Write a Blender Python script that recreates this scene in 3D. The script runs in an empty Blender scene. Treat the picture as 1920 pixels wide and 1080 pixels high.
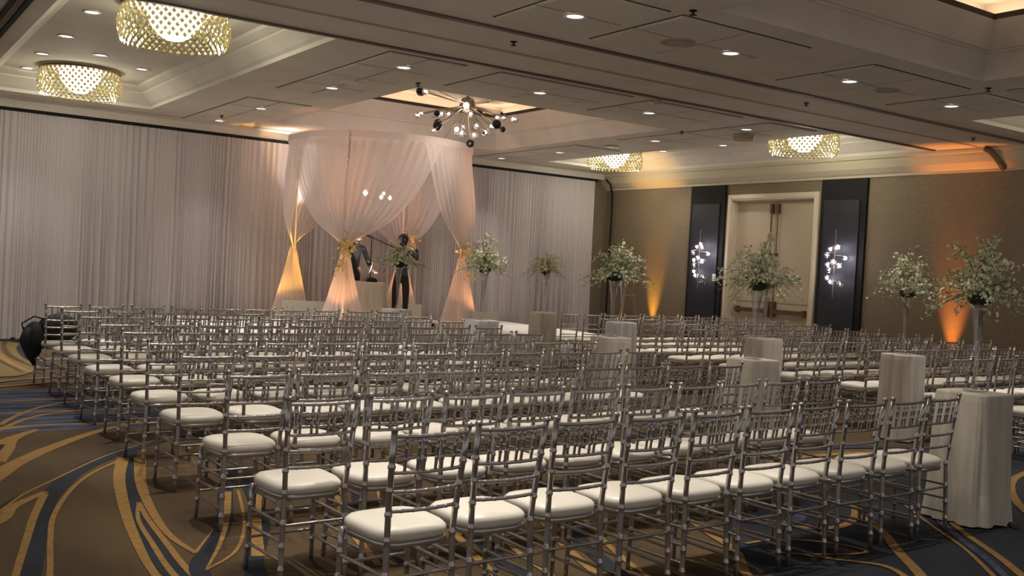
import bpy, math, random
from mathutils import Vector, Matrix
random.seed(11)
PI = math.pi
sc = bpy.context.scene
COL = sc.collection
# ------------------------------------------------------------------ camera
cam = bpy.data.objects.new('camera', bpy.data.cameras.new('camera'))
COL.objects.link(cam)
roll, pitch, yaw, FPX = 0.05491374, 0.01971338, 0.59897263, 1874.2
cy, sy, cp, sp, cr, sr = math.cos(yaw), math.sin(yaw), math.cos(pitch), math.sin(pitch), math.cos(roll), math.sin(roll)
RB = Matrix(((1, 0, 0), (0, 0, -1), (0, 1, 0)))
RY = Matrix(((cy, -sy, 0), (sy, cy, 0), (0, 0, 1)))
RP = Matrix(((1, 0, 0), (0, cp, -sp), (0, sp, cp)))
RR = Matrix(((cr, -sr, 0), (sr, cr, 0), (0, 0, 1)))
R = RR @ RP @ RB @ RY
cam.matrix_world = Matrix(((R[0][0], -R[1][0], -R[2][0], 0), (R[0][1], -R[1][1], -R[2][1], 0), (R[0][2], -R[1][2], -R[2][2], 1.58), (0, 0, 0, 1)))
cam.data.sensor_width = 36
cam.data.lens = FPX * 36 / 1920
cam.data.clip_end = 100
sc.camera = cam
# ------------------------------------------------------------------ world and exposure
w = bpy.data.worlds.new('world'); sc.world = w; w.use_nodes = True
w.node_tree.nodes['Background'].inputs[0].default_value = (1.0, 0.95, 0.93, 1)
w.node_tree.nodes['Background'].inputs[1].default_value = 0.26
sc.view_settings.view_transform = 'Standard'; sc.view_settings.look = 'None'
sc.view_settings.exposure = 0.55; sc.view_settings.gamma = 1.0; sc.view_settings.use_curve_mapping = False
K_DOWN, K_CHAND, K_COVE, K_AMBER = 140.0, 24.0, 2.6, 420.0
def light(name, kind, loc, energy, color, radius=0.05, aim=None, size=None, blend=0.5, sizey=None):
    d = bpy.data.lights.new(name, kind); d.energy = energy; d.color = color
    if kind == 'AREA':
        d.shape = 'RECTANGLE'; d.size = radius; d.size_y = sizey or radius
    else:
        d.shadow_soft_size = radius
    if kind == 'SPOT': d.spot_size = math.radians(size); d.spot_blend = blend
    o = bpy.data.objects.new(name, d); COL.objects.link(o); o.location = loc
    if aim is not None:
        o.rotation_euler = (Vector(aim) - Vector(loc)).to_track_quat('-Z', 'Y').to_euler()
    return o
# ------------------------------------------------------------------ materials
def mat(name, col, rough=0.5, metal=0.0, emit=None, es=0.0, **kw):
    m = bpy.data.materials.new(name); m.use_nodes = True
    b = m.node_tree.nodes['Principled BSDF']
    b.inputs['Base Color'].default_value = (*col, 1); b.inputs['Roughness'].default_value = rough
    b.inputs['Metallic'].default_value = metal
    if emit: b.inputs['Emission Color'].default_value = (*emit, 1); b.inputs['Emission Strength'].default_value = es
    for k, v in kw.items(): b.inputs[k.replace('_', ' ')].default_value = v
    return m
def noisy(m, scale, c1, c2, stretch=(1, 1, 1), bump=0.0, detail=3, lo=0.35, hi=0.65):
    nt = m.node_tree; b = nt.nodes['Principled BSDF']
    tc = nt.nodes.new('ShaderNodeTexCoord'); mp = nt.nodes.new('ShaderNodeMapping'); mp.inputs['Scale'].default_value = stretch
    nz = nt.nodes.new('ShaderNodeTexNoise'); nz.inputs['Scale'].default_value = scale; nz.inputs['Detail'].default_value = detail
    cr_ = nt.nodes.new('ShaderNodeValToRGB'); cr_.color_ramp.elements[0].position = lo; cr_.color_ramp.elements[1].position = hi
    cr_.color_ramp.elements[0].color = (*c1, 1); cr_.color_ramp.elements[1].color = (*c2, 1)
    nt.links.new(tc.outputs['Object'], mp.inputs[0]); nt.links.new(mp.outputs[0], nz.inputs['Vector'])
    nt.links.new(nz.outputs['Fac'], cr_.inputs[0]); nt.links.new(cr_.outputs[0], b.inputs['Base Color'])
    if bump:
        bp = nt.nodes.new('ShaderNodeBump'); bp.inputs['Strength'].default_value = bump; bp.inputs['Distance'].default_value = 0.01
        nt.links.new(nz.outputs['Fac'], bp.inputs['Height']); nt.links.new(bp.outputs[0], b.inputs['Normal'])
    return m
M = {}
M['paint'] = noisy(mat('ceiling_paint', (0.56, 0.52, 0.46), 0.8), 2.0, (0.62, 0.575, 0.51), (0.68, 0.63, 0.56))
M['tile'] = noisy(mat('ceiling_tile', (0.56, 0.52, 0.46), 0.85), 60.0, (0.60, 0.555, 0.49), (0.65, 0.60, 0.535))
M['gap'] = mat('shadow_gap', (0.06, 0.045, 0.035), 0.8)
M['track'] = mat('track_metal', (0.10, 0.07, 0.05), 0.5, 0.3)
M['black'] = mat('black', (0.005, 0.005, 0.005), 0.85)
M['wallpaper'] = noisy(mat('wallpaper', (0.3, 0.25, 0.18), 0.75), 30.0, (0.155, 0.118, 0.078), (0.23, 0.18, 0.12), (1, 1, 6), 0.15)
M['cornice'] = mat('cornice_paint', (0.50, 0.44, 0.32), 0.6)
M['door'] = mat('door_paint', (0.46, 0.38, 0.28), 0.5)
M['doorframe'] = mat('door_frame', (0.60, 0.52, 0.40), 0.45)
M['brass'] = mat('dark_bronze', (0.16, 0.09, 0.06), 0.35, 0.7)
M['navy'] = noisy(mat('navy_fabric', (0.02, 0.022, 0.05), 0.6), 40, (0.010, 0.011, 0.018), (0.018, 0.019, 0.030))
M['chair'] = noisy(mat('silver_resin', (0.36, 0.33, 0.30), 0.24, 0.78), 5.0, (0.38, 0.355, 0.345), (0.52, 0.49, 0.475))
M['cushion'] = noisy(mat('ivory_vinyl', (0.75, 0.69, 0.58), 0.38), 3.0, (0.74, 0.69, 0.60), (0.81, 0.77, 0.68))
M['cloth'] = noisy(mat('linen_cloth', (0.62, 0.57, 0.48), 0.85), 14.0, (0.56, 0.51, 0.43), (0.64, 0.59, 0.50), (1, 1, .2))
M['cloth2'] = mat('satin_cloth', (0.62, 0.59, 0.62), 0.6)
M['stage'] = mat('stage_white', (0.85, 0.82, 0.80), 0.6)
M['whitebox'] = mat('white_card', (0.66, 0.64, 0.60), 0.6)
M['bowl'] = mat('dark_moss', (0.012, 0.022, 0.010), 0.8)
M['petal'] = noisy(mat('orchid_petal', (0.7, 0.72, 0.6), 0.6), 25, (0.62, 0.62, 0.42), (0.82, 0.80, 0.62))
M['leaf'] = noisy(mat('green_leaf', (0.16, 0.2, 0.07), 0.6), 12, (0.20, 0.24, 0.08), (0.38, 0.40, 0.17))
M['twig'] = mat('stem_green', (0.16, 0.18, 0.07), 0.7)
M['goldpetal'] = mat('cream_petal', (0.95, 0.74, 0.28), 0.6)
M['ballblack'] = mat('black_glass', (0.006, 0.006, 0.007), 0.08)
M['rod'] = mat('bronze_rod', (0.30, 0.23, 0.17), 0.4, 0.8)
M['shade'] = mat('lit_shade', (0.9, 0.88, 0.8), 0.5, emit=(1.0, 0.97, 0.82), es=7.0)
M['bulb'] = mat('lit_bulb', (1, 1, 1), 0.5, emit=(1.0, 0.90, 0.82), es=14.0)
M['bulbcool'] = mat('lit_bulb_cool', (1, 1, 1), 0.5, emit=(0.92, 0.88, 1.0), es=45.0)
M['lens'] = mat('downlight_lens', (1, 1, 1), 0.5, emit=(1.0, 0.95, 0.97), es=1.9)
M['cove'] = mat('cove_led', (1, 1, 1), 0.5, emit=(1.0, 0.78, 0.55), es=3.0)
M['ring'] = mat('downlight_ring', (0.62, 0.58, 0.53), 0.4)
M['plate'] = mat('ceiling_plate_brown', (0.36, 0.30, 0.23), 0.6)
M['skin'] = mat('skin', (0.45, 0.28, 0.20), 0.5)
M['hair'] = mat('hair_dark', (0.012, 0.009, 0.008), 0.5)
M['jeans'] = mat('dark_jeans', (0.012, 0.014, 0.022), 0.8)
M['greyshirt'] = mat('grey_shirt', (0.05, 0.055, 0.06), 0.8)
M['blackcloth'] = noisy(mat('black_jacket', (0.008, 0.008, 0.009), 0.75), 9, (0.005, 0.005, 0.006), (0.014, 0.014, 0.016), (1, 1, 1), .3)
M['wood'] = mat('easel_wood', (0.30, 0.15, 0.06), 0.5)
M['apron'] = mat('pale_cloth', (0.35, 0.33, 0.30), 0.8)
M['amberlens'] = mat('amber_lens', (1, .6, .2), 0.3, emit=(1.0, 0.45, 0.06), es=4)
def sheer(name, col, tr, transl=0.5):
    m = bpy.data.materials.new(name); m.use_nodes = True; nt = m.node_tree
    for n in list(nt.nodes): nt.nodes.remove(n)
    out = nt.nodes.new('ShaderNodeOutputMaterial'); d = nt.nodes.new('ShaderNodeBsdfDiffuse'); t = nt.nodes.new('ShaderNodeBsdfTranslucent')
    a = nt.nodes.new('ShaderNodeBsdfTransparent'); m1 = nt.nodes.new('ShaderNodeMixShader'); m2 = nt.nodes.new('ShaderNodeMixShader')
    d.inputs[0].default_value = (*col, 1); t.inputs[0].default_value = (*col, 1)
    m1.inputs[0].default_value = transl; m2.inputs[0].default_value = tr
    nt.links.new(d.outputs[0], m1.inputs[1]); nt.links.new(t.outputs[0], m1.inputs[2])
    nt.links.new(m1.outputs[0], m2.inputs[1]); nt.links.new(a.outputs[0], m2.inputs[2]); nt.links.new(m2.outputs[0], out.inputs[0])
    return m
M['sheer'] = sheer('sheer_voile', (0.88, 0.80, 0.77), 0.30)
M['drape'] = sheer('grey_drape', (0.60, 0.55, 0.56), 0.0, 0.12)
def clearglass(name, col=(1, 1, 1), tr=0.82):
    m = bpy.data.materials.new(name); m.use_nodes = True; nt = m.node_tree
    for n in list(nt.nodes): nt.nodes.remove(n)
    out = nt.nodes.new('ShaderNodeOutputMaterial'); g = nt.nodes.new('ShaderNodeBsdfGlossy'); a = nt.nodes.new('ShaderNodeBsdfTransparent')
    lw = nt.nodes.new('ShaderNodeLayerWeight'); lw.inputs[0].default_value = 0.35; mx = nt.nodes.new('ShaderNodeMixShader')
    g.inputs['Roughness'].default_value = 0.03; a.inputs[0].default_value = (*[c * 0.95 for c in col], 1)
    mm = nt.nodes.new('ShaderNodeMath'); mm.operation = 'MULTIPLY_ADD'; mm.inputs[1].default_value = 0.7; mm.inputs[2].default_value = 1 - tr - .08
    nt.links.new(lw.outputs['Facing'], mm.inputs[0]); nt.links.new(mm.outputs[0], mx.inputs[0])
    nt.links.new(a.outputs[0], mx.inputs[1]); nt.links.new(g.outputs[0], mx.inputs[2]); nt.links.new(mx.outputs[0], out.inputs[0])
    return m
M['glass'] = clearglass('clear_glass')
M['globe'] = clearglass('globe_glass', (1, 0.96, 0.95), 0.75)
def crystalmat():
    m = bpy.data.materials.new('crystal'); m.use_nodes = True; nt = m.node_tree
    for n in list(nt.nodes): nt.nodes.remove(n)
    out = nt.nodes.new('ShaderNodeOutputMaterial'); g = nt.nodes.new('ShaderNodeBsdfGlossy'); t = nt.nodes.new('ShaderNodeBsdfTranslucent')
    mx = nt.nodes.new('ShaderNodeMixShader'); mx.inputs[0].default_value = 0.45
    g.inputs['Roughness'].default_value = 0.12; g.inputs[0].default_value = (0.75, 0.70, 0.50, 1); t.inputs[0].default_value = (0.55, 0.50, 0.32, 1)
    nt.links.new(t.outputs[0], mx.inputs[1]); nt.links.new(g.outputs[0], mx.inputs[2]); nt.links.new(mx.outputs[0], out.inputs[0])
    return m
M['crystal'] = crystalmat()
M['brown'] = noisy(mat('carpet_brown', (0.09, 0.055, 0.025), 0.95), 1.1, (0.055, 0.031, 0.012), (0.092, 0.057, 0.021), (2.2, .7, 1), 0.0, 5)
M['cnavy'] = noisy(mat('carpet_navy', (0.015, 0.018, 0.028), 0.95), 1.6, (0.008, 0.009, 0.013), (0.017, 0.021, 0.034), (1, 1, 1), 0.0, 4)
M['cblue'] = noisy(mat('carpet_blue', (0.05, 0.06, 0.12), 0.95), 2.2, (0.014, 0.017, 0.028), (0.075, 0.085, 0.15), (1, 3, 1), 0.0, 4)
M['colive'] = mat('carpet_olive', (0.17, 0.115, 0.04), 0.95)
M['cgold'] = noisy(mat('carpet_gold', (0.35, 0.2, 0.06), 0.95), 20, (0.235, 0.128, 0.036), (0.32, 0.18, 0.05))
# ------------------------------------------------------------------ mesh builder
class MB:
    def __init__(s): s.v = []; s.f = []; s.m = []; s.mi = 0
    def add(s, v, f):
        n = len(s.v); s.v += [tuple(p) for p in v]; s.f += [tuple(i + n for i in q) for q in f]; s.m += [s.mi] * len(f); return s
    def box(s, x0, x1, y0, y1, z0, z1):
        return s.add([(x0, y0, z0), (x1, y0, z0), (x1, y1, z0), (x0, y1, z0), (x0, y0, z1), (x1, y0, z1), (x1, y1, z1), (x0, y1, z1)],
                     [(3, 2, 1, 0), (4, 5, 6, 7), (0, 1, 5, 4), (1, 2, 6, 5), (2, 3, 7, 6), (3, 0, 4, 7)])
    def tube(s, pts, rad, n=8, cap=True):
        pts = [Vector(p) for p in pts]
        if not hasattr(rad, '__len__'): rad = [rad] * len(pts)
        v = []; up = None
        for i, p in enumerate(pts):
            t = (pts[min(i + 1, len(pts) - 1)] - pts[max(i - 1, 0)]).normalized()
            if up is None: up = Vector((0, 0, 1)) if abs(t.z) < .9 else Vector((1, 0, 0))
            a = t.cross(up).normalized(); b = a.cross(t).normalized(); up = b
            for k in range(n):
                q = p + (a * math.cos(2 * PI * k / n) + b * math.sin(2 * PI * k / n)) * rad[i]; v.append(q)
        f = []
        for i in range(len(pts) - 1):
            for k in range(n): f.append((i * n + k, i * n + (k + 1) % n, (i + 1) * n + (k + 1) % n, (i + 1) * n + k))
        if cap: f.append(tuple(range(n))[::-1]); f.append(tuple((len(pts) - 1) * n + k for k in range(n)))
        return s.add(v, f)
    def lathe(s, prof, n=24, c=(0, 0, 0), closed=False):
        v = []; f = []
        for r, z in prof:
            for k in range(n): v.append((c[0] + r * math.cos(2 * PI * k / n), c[1] + r * math.sin(2 * PI * k / n), c[2] + z))
        for i in range(len(prof) - 1):
            for k in range(n): f.append((i * n + k, i * n + (k + 1) % n, (i + 1) * n + (k + 1) % n, (i + 1) * n + k))
        if closed: f.append(tuple(range(n))[::-1]); f.append(tuple((len(prof) - 1) * n + k for k in range(n)))
        return s.add(v, f)
    def ball(s, c, r, n=12, m=8, sx=1, sy=1, sz=1):
        v = [(c[0], c[1], c[2] - r * sz)]
        for i in range(1, m):
            t = -PI / 2 + PI * i / m
            for k in range(n): v.append((c[0] + r * sx * math.cos(t) * math.cos(2 * PI * k / n), c[1] + r * sy * math.cos(t) * math.sin(2 * PI * k / n), c[2] + r * sz * math.sin(t)))
        v.append((c[0], c[1], c[2] + r * sz)); f = []
        for k in range(n): f.append((0, 1 + (k + 1) % n, 1 + k))
        for i in range(m - 2):
            for k in range(n): f.append((1 + i * n + k, 1 + i * n + (k + 1) % n, 1 + (i + 1) * n + (k + 1) % n, 1 + (i + 1) * n + k))
        L = len(v) - 1; o = 1 + (m - 2) * n
        for k in range(n): f.append((o + k, o + (k + 1) % n, L))
        return s.add(v, f)
    def build(s, name, mats, parent=None, smooth=False):
        me = bpy.data.meshes.new(name); me.from_pydata(s.v, [], s.f)
        if not isinstance(mats, (list, tuple)): mats = [mats]
        for m in mats: me.materials.append(m)
        if len(mats) > 1: me.polygons.foreach_set('material_index', s.m)
        if smooth: me.polygons.foreach_set('use_smooth', [True] * len(me.polygons))
        me.update()
        o = bpy.data.objects.new(name, me); COL.objects.link(o)
        if parent: o.parent = parent
        return o
def tag(o, label, cat, group=None):
    o['label'] = label; o['category'] = cat
    if group: o['group'] = group
    return o
def empty(name, loc, rz=0):
    o = bpy.data.objects.new(name, None); COL.objects.link(o); o.location = loc; o.rotation_euler.z = rz; return o
def S(o): o['kind'] = 'structure'; return o
def stuff(o): o['kind'] = 'stuff'; return o
KIDS = {}
def copy_tree(o, parent=None):
    c = o.copy(); COL.objects.link(c); c.parent = parent
    for ch in list(o.children): copy_tree(ch, c)
    return c
def smoothpath(pts, n=6):
    P = [Vector((p[0], p[1], 0)) for p in pts]; out = []
    for i in range(len(P) - 1):
        p0 = P[max(i - 1, 0)]; p1 = P[i]; p2 = P[i + 1]; p3 = P[min(i + 2, len(P) - 1)]
        for k in range(n):
            t = k / n
            out.append(0.5 * ((2 * p1) + (-p0 + p2) * t + (2 * p0 - 5 * p1 + 4 * p2 - p3) * t * t + (-p0 + 3 * p1 - 3 * p2 + p3) * t ** 3))
    out.append(P[-1]); return out
# ------------------------------------------------------------------ room shell
ZC = 3.83
XL, XR, YN, YB = -5.0, 14.75, -3.0, 17.95
floor = S(MB().box(XL, XR, YN, YB, -0.1, 0).build('floor', M['brown']))
S(MB().box(XL, XR + .3, YB, YB + .15, -0.1, 4.9).build('wall_back', M['wallpaper']))
# right wall with the door opening (door Y 12.0..14.0, 3.17 high)
DY0, DY1, DH = 11.98, 13.98, 3.16
wr = MB(); wr.box(XR, XR + .3, YN, DY0, -.1, 4.9); wr.box(XR, XR + .3, DY1, YB, -.1, 4.9); wr.box(XR, XR + .3, DY0, DY1, DH, 4.9)
S(wr.build('wall_right', M['wallpaper']))
# ceiling plane with openings for the coffers
holes = [(1.65, 4.2, 9.56, 16.82), (6.14, 10.5, 11.38, 16.17), (12.2, 14.5, 9.56, 16.82), (6.05, 10.0, 1.2, 6.04), (1.65, 4.2, 0.6, 7.5), (12.2, 14.5, 0.6, 7.5)]
xs = sorted({XL, XR, *[h[0] for h in holes], *[h[1] for h in holes]}); ys = sorted({YN, YB, *[h[2] for h in holes], *[h[3] for h in holes]})
cm = MB()
for i in range(len(xs) - 1):
    for j in range(len(ys) - 1):
        mx, my = (xs[i] + xs[i + 1]) / 2, (ys[j] + ys[j + 1]) / 2
        if any(h[0] < mx < h[1] and h[2] < my < h[3] for h in holes): continue
        cm.box(xs[i], xs[i + 1], ys[j], ys[j + 1], ZC, ZC + .06)
ceiling = S(cm.build('ceiling', M['paint']))
def coffer(name, h, prof, cap, mats=None):
    x0, x1, y0, y1 = h; m = MB(); v = []; f = []
    for d, z in prof: v += [(x0 + d, y0 + d, z), (x1 - d, y0 + d, z), (x1 - d, y1 - d, z), (x0 + d, y1 - d, z)]
    for i in range(len(prof) - 1):
        for k in range(4): f.append((i * 4 + k, i * 4 + (k + 1) % 4, (i + 1) * 4 + (k + 1) % 4, (i + 1) * 4 + k))
    n = (len(prof) - 1) * 4
    if cap: f.append((n, n + 1, n + 2, n + 3))
    m.add(v, f); o = m.build(name, M['paint'], ceiling); return o
crown = [(.002, ZC - .001), (.004, ZC + .05), (.05, ZC + .075), (.20, ZC + .20), (.20, ZC + .225), (.23, ZC + .235), (.30, ZC + .275), (.30, ZC + .32)]
deep = [(.002, ZC - .001), (.10, 4.08), (.12, 4.085), (.12, 4.11), (.14, 4.115), (.22, 4.40)]
for i, h in enumerate(holes):
    if i in (1, 3):
        coffer('coffer_side', h, deep, False)
        x0, x1, y0, y1 = h; d = .22
        # dark shadow lip, recess, upper lid
        coffer('coffer_lip', h, [(.22, 4.40), (.22, 4.46), (.17, 4.46)], False).data.materials[0] = M['gap']
        coffer('coffer_recess', h, [(.17, 4.46), (-.08, 4.46), (-.08, 4.66)], True)
        led = MB()
        for (a, b, c, e) in ((x0 + .02, x1 - .02, y0 + .02, y0 + .05), (x0 + .02, x1 - .02, y1 - .05, y1 - .02), (x0 + .02, x0 + .05, y0 + .05, y1 - .05), (x1 - .05, x1 - .02, y0 + .05, y1 - .05)):
            led.box(a, b, c, e, 4.47, 4.485)
        led.build('cove_led_strip', M['cove'], ceiling)
    else: coffer('coffer_side', h, crown, True)
# ceiling tiles in the bands between the coffers, each its own plate
tm = {}
def tile(x0, x1, y0, y1):
    k = (round(x1 - x0, 2), round(y1 - y0, 2))
    if k not in tm:
        m = MB(); a, b = k[0] / 2 - .010, k[1] / 2 - .010; m.box(-a, a, -b, b, -.012, 0); m.box(-a + .02, a - .02, -b + .02, b - .02, -.016, -.012); tm[k] = m.build('ceiling_tile', M['tile'], ceiling); o = tm[k]
    else: o = tm[k].copy(); COL.objects.link(o); o.parent = ceiling
    o.location = ((x0 + x1) / 2, (y0 + y1) / 2, ZC)
gm = MB()
def band(x0, x1, y0, y1, nx, ny):
    gm.box(x0 - .012, x1 + .012, y0 - .012, y1 + .012, ZC - .003, ZC)
    dx, dy = (x1 - x0) / nx, (y1 - y0) / ny
    for i in range(nx):
        for j in range(ny): tile(x0 + i * dx, x0 + (i + 1) * dx, y0 + j * dy, y0 + (j + 1) * dy)
band(4.87, 5.83, 9.68, 13.0, 2, 4); band(4.87, 5.83, 14.1, 17.4, 2, 4)
band(6.3, 8.3, 9.68, 10.98, 2, 2); band(8.6, 10.3, 9.68, 10.98, 2, 2)
band(10.85, 11.85, 9.68, 13.0, 2, 4); band(10.85, 11.85, 14.1, 17.4, 2, 4)
band(4.85, 5.8, 6.36, 7.63, 1, 2); band(5.96, 7.62, 6.36, 7.63, 2, 2); band(8.6, 10.3, 6.36, 7.63, 2, 2); band(10.6, 11.7, 6.36, 7.63, 2, 2)
band(4.85, 5.8, 2.6, 6.1, 1, 4); band(10.6, 11.7, 2.6, 6.1, 2, 5)
gm.build('tile_joint_backing', M['gap'], ceiling)
# sliding wall tracks and grooves
def strip(name, x0, x1, y0, y1, d=.012, m='track'): S(MB().box(x0, x1, y0, y1, ZC - d, ZC + .002).build(name, M[m]))
strip('trim_1', XL, 14.45, 9.44, 9.50, .02); strip('trim_2', XL, 14.6, 7.90, 7.94, .02); strip('trim_3', XL, 14.6, 7.97, 8.0, .012)
strip('trim_4', XL, 14.6, 8.70, 8.715, .006, 'plate'); strip('trim_5', XL, 14.6, 8.75, 8.76, .006, 'plate')
strip('trim_6', 1.42, 1.47, 8.0, 17.4, .02, 'black'); strip('trim_7', 1.30, 1.34, 8.0, 17.4, .02, 'black'); strip('trim_8', 1.35, 1.41, 8.0, 17.4, .012); strip('trim_9', 1.12, 1.18, 8.0, 17.4, .02, 'black')
strip('trim_10', XL, 14.45, 17.30, 17.325, .008, 'plate')
# cornice on the right wall
cv = [(0, 3.48), (-.03, 3.48), (-.035, 3.52), (-.07, 3.54), (-.15, 3.62), (-.19, 3.72), (-.20, 3.76), (-.24, 3.77), (-.25, 3.80), (-.25, ZC)]
m = MB(); v = []
for dx, z in cv: v += [(XR + dx, YN, z), (XR + dx, YB, z)]
m.add(v, [(i * 2, i * 2 + 1, i * 2 + 3, i * 2 + 2) for i in range(len(cv) - 1)]); S(m.build('trim_11', M['cornice']))
S(MB().box(XR - .03, XR, YN, DY0 - .1, 0, .14).build('baseboard_right', M['cornice'])); 
# dark curved end of the sliding wall track on the cornice
m = MB(); m.tube([(14.44, 8.62, 3.80), (14.47, 8.55, 3.76), (14.52, 8.49, 3.68), (14.60, 8.45, 3.58), (14.68, 8.43, 3.50)], .045, 8)
tag(m.build('track_bracket', M['track'], smooth=True), 'dark curved bracket on the cornice at the far right of the wall', 'bracket')
# dark upright at the far corner
m = MB(); m.tube([(14.45, 17.62, 3.70), (14.58, 17.62, 3.60), (14.64, 17.62, 3.42), (14.66, 17.62, 3.0), (14.66, 17.62, 1.0), (14.66, 17.62, 0)], .022, 8)
tag(m.build('corner_pole', M['black'], smooth=True), 'thin black pole with bent top in the far corner beside the drapes', 'pole')
# double door
door = empty('door_1', (XR, 0, 0)); S(door)
m = MB()
for d0, d1, xa, xb in ((.0, .11, -.05, .0), (.03, .08, -.065, -.05)):
    m.box(xa, xb, DY0 - .11 + d0, DY0 - .11 + d1, 0, DH + .11 - d1); m.box(xa, xb, DY1 + .11 - d1, DY1 + .11 - d0, 0, DH + .11 - d1); m.box(xa, xb, DY0 - .11 + d0, DY1 + .11 - d0, DH + .11 - d1, DH + .11 - d0)
m.box(0, .18, DY0, DY0 + .02, 0, DH); m.box(0, .18, DY1 - .02, DY1, 0, DH); m.box(0, .18, DY0, DY1, DH - .02, DH)
m.build('door_frame', M['doorframe'], door)
yc = (DY0 + DY1) / 2
for s in (-1, 1):
    a, b = sorted((yc + s * .008, yc + s * (1.0 - .02)))
    m = MB(); m.box(.12, .17, a, b, .01, DH - .02); m.box(.11, .12, a + .12, b - .12, .25, .95); m.box(.11, .12, a + .12, b - .12, 1.2, DH - .2)
    leaf = m.build('door_leaf', M['door'], door)
    m = MB(); y = yc + s * .075
    m.tube([(.08, y, 2.98), (.08, y, 1.12)], .011, 8); m.box(.05, .12, y - .03, y + .03, 2.9, 3.08); m.box(.07, .12, y - .02, y + .02, 2.1, 2.14)
    m.build('latch_rod', M['brass'], leaf)
    m = MB(); m.box(.045, .085, min(y, y + s * .80), max(y, y + s * .80), .99, 1.07); m.box(.04, .12, y - .05, y + .05, .93, 1.22); m.box(.04, .12, y + s * .74 - .03, y + s * .74 + .03, .97, 1.09)
    m.build('push_bar', M['brass'], leaf)
# dark navy wall panels with sconces
def wall_panel(y0, y1, label, slab):
    t = empty('wall_panel', (XR, (y0 + y1) / 2, 0)); tag(t, label, 'wall panel'); h = (y1 - y0) / 2
    m = MB(); m.box(-.05, 0, -h, h, .02, 3.475)
    m.build('panel_frame', M['black'], t)
    MB().box(-.075, -.05, -h + .12, h - .09, .25, 3.10).build('fabric_panel', M['navy'], t)
    s = empty('globe_sconce', (XR - .05, (y0 + y1) / 2 - .02, 1.95)); tag(s, slab, 'wall light')
    m = MB(); m.tube([(-.17, 0, .62), (-.17, 0, -.58)], .008, 6); m.tube([(0, 0, 0), (-.17, 0, 0)], .015, 6); m.lathe([(.001, -.03), (.05, -.03), (.05, .03), (.001, .03)], 12, (-.01, 0, 0)); m.build('stem', M['rod'], s)
    rnd = random.Random(int(y0 * 10))
    g = [(-.16, -.02, .33), (-.26, -.14, .30), (-.10, .14, .26), (-.27, .10, .17), (-.12, -.20, .13), (-.25, -.03, .05), (-.15, .18, .0), (-.22, .08, -.10), (-.24, -.16, -.02), (-.12, .16, -.22), (-.22, .04, -.32), (-.2, -.17, -.35)]
    for k, p in enumerate(g):
        p = Vector(p) * rnd.uniform(.9, 1.08)
        gl = MB().ball(p, .055, 12, 8).build('glass_globe', M['globe'], s, True)
        m = MB(); m.ball(p, .024 if k % 4 != 3 else .012, 8, 6); m.build('bulb', M['bulbcool'], gl, True)
        m = MB(); m.tube([(-.17, 0, p.z + .05), p + Vector((.0, 0, .03))], .004, 5); m.build('arm', M['rod'], gl)
wall_panel(14.17, 15.13, 'tall navy and black wall panel left of the double door', 'cluster of lit glass globes on the navy panel left of the door')
wall_panel(10.86, 11.82, 'tall navy and black wall panel right of the double door', 'cluster of lit glass globes on the navy panel right of the door')
m = MB(); m.box(-.012, 0, -.045, .045, -.07, .07); m.box(-.018, -.012, -.01, .01, -.02, .02)
o = m.build('wall_switch', M['whitebox']); o.location = (XR - .075, 14.32, 1.62); tag(o, 'small pale switch plate on the left navy panel', 'switch')
# ------------------------------------------------------------------ carpet pattern (flat inlays in the carpet)
LV = [0]
def inlay(verts, faces, m):
    LV[0] += 1; z = 0.0006 + LV[0] * 0.00012
    mm = MB(); mm.add([(x, y, z) for x, y in verts], faces); o = mm.build('carpet_swirl', M[m], floor); return o
def ribbon(pts, w0, w1, m='cgold', wm=None, n=6):
    P = smoothpath(pts, n); v = []; f = []
    for i, p in enumerate(P):
        t = i / (len(P) - 1); d = (P[min(i + 1, len(P) - 1)] - P[max(i - 1, 0)]).normalized(); q = Vector((-d.y, d.x, 0))
        w = w0 + (w1 - w0) * t
        if wm is not None: w = (w0 * (1 - t) ** 2 + 2 * wm * t * (1 - t) + w1 * t * t)
        v += [(p.x + q.x * w / 2, p.y + q.y * w / 2), (p.x - q.x * w / 2, p.y - q.y * w / 2)]
        if i: f.append((2 * i - 2, 2 * i - 1, 2 * i + 1, 2 * i))
    inlay(v, f, m)
def poly(pts, m, n=6):
    P = smoothpath(list(pts) + [pts[0]], n)[:-1]; c = sum(P, Vector()) / len(P)
    inlay([(c.x, c.y)] + [(p.x, p.y) for p in P], [(0, 1 + i, 1 + (i + 1) % len(P)) for i in range(len(P))], m)
# large colour fields
poly([(5.1, 4.7), (9.5, 6.0), (14.7, 6.0), (14.7, -2), (8, -2.9), (5.0, 1.0), (4.25, 3.3), (4.6, 4.2)], 'cnavy')
poly([(.2, 8.9), (1.2, 9.1), (2.6, 9.2), (2.8, 10.6), (2.0, 11.6), (1.2, 11.5), (0.2, 11.0)], 'cblue')
for k in range(9):
    y = 9.35 + k * .25; ribbon([(.3, y - .3), (1.3, y), (2.7, y + .05)], .02, .05, 'cnavy' if k % 3 else 'cgold', .07)
ribbon([(1.25, 9.48), (1.38, 9.81), (1.68, 10.37), (2.08, 10.73), (2.6, 10.8)], .05, .04)
ribbon([(1.1, 9.0), (1.22, 9.24), (1.51, 9.77), (1.88, 10.08), (2.5, 10.2)], .06, .04)
ribbon([(.8, 9.0), (1.22, 9.24), (1.6, 9.38), (2.06, 9.31), (3, 9.1)], .09, .03)
ribbon([(.95, 7.9), (1.1, 8.33), (1.24, 8.78), (1.49, 9.16)], .28, .04)
ribbon([(1.02, 8.1), (1.08, 8.3), (1.14, 8.55)], .02, .06, 'cnavy')
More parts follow.
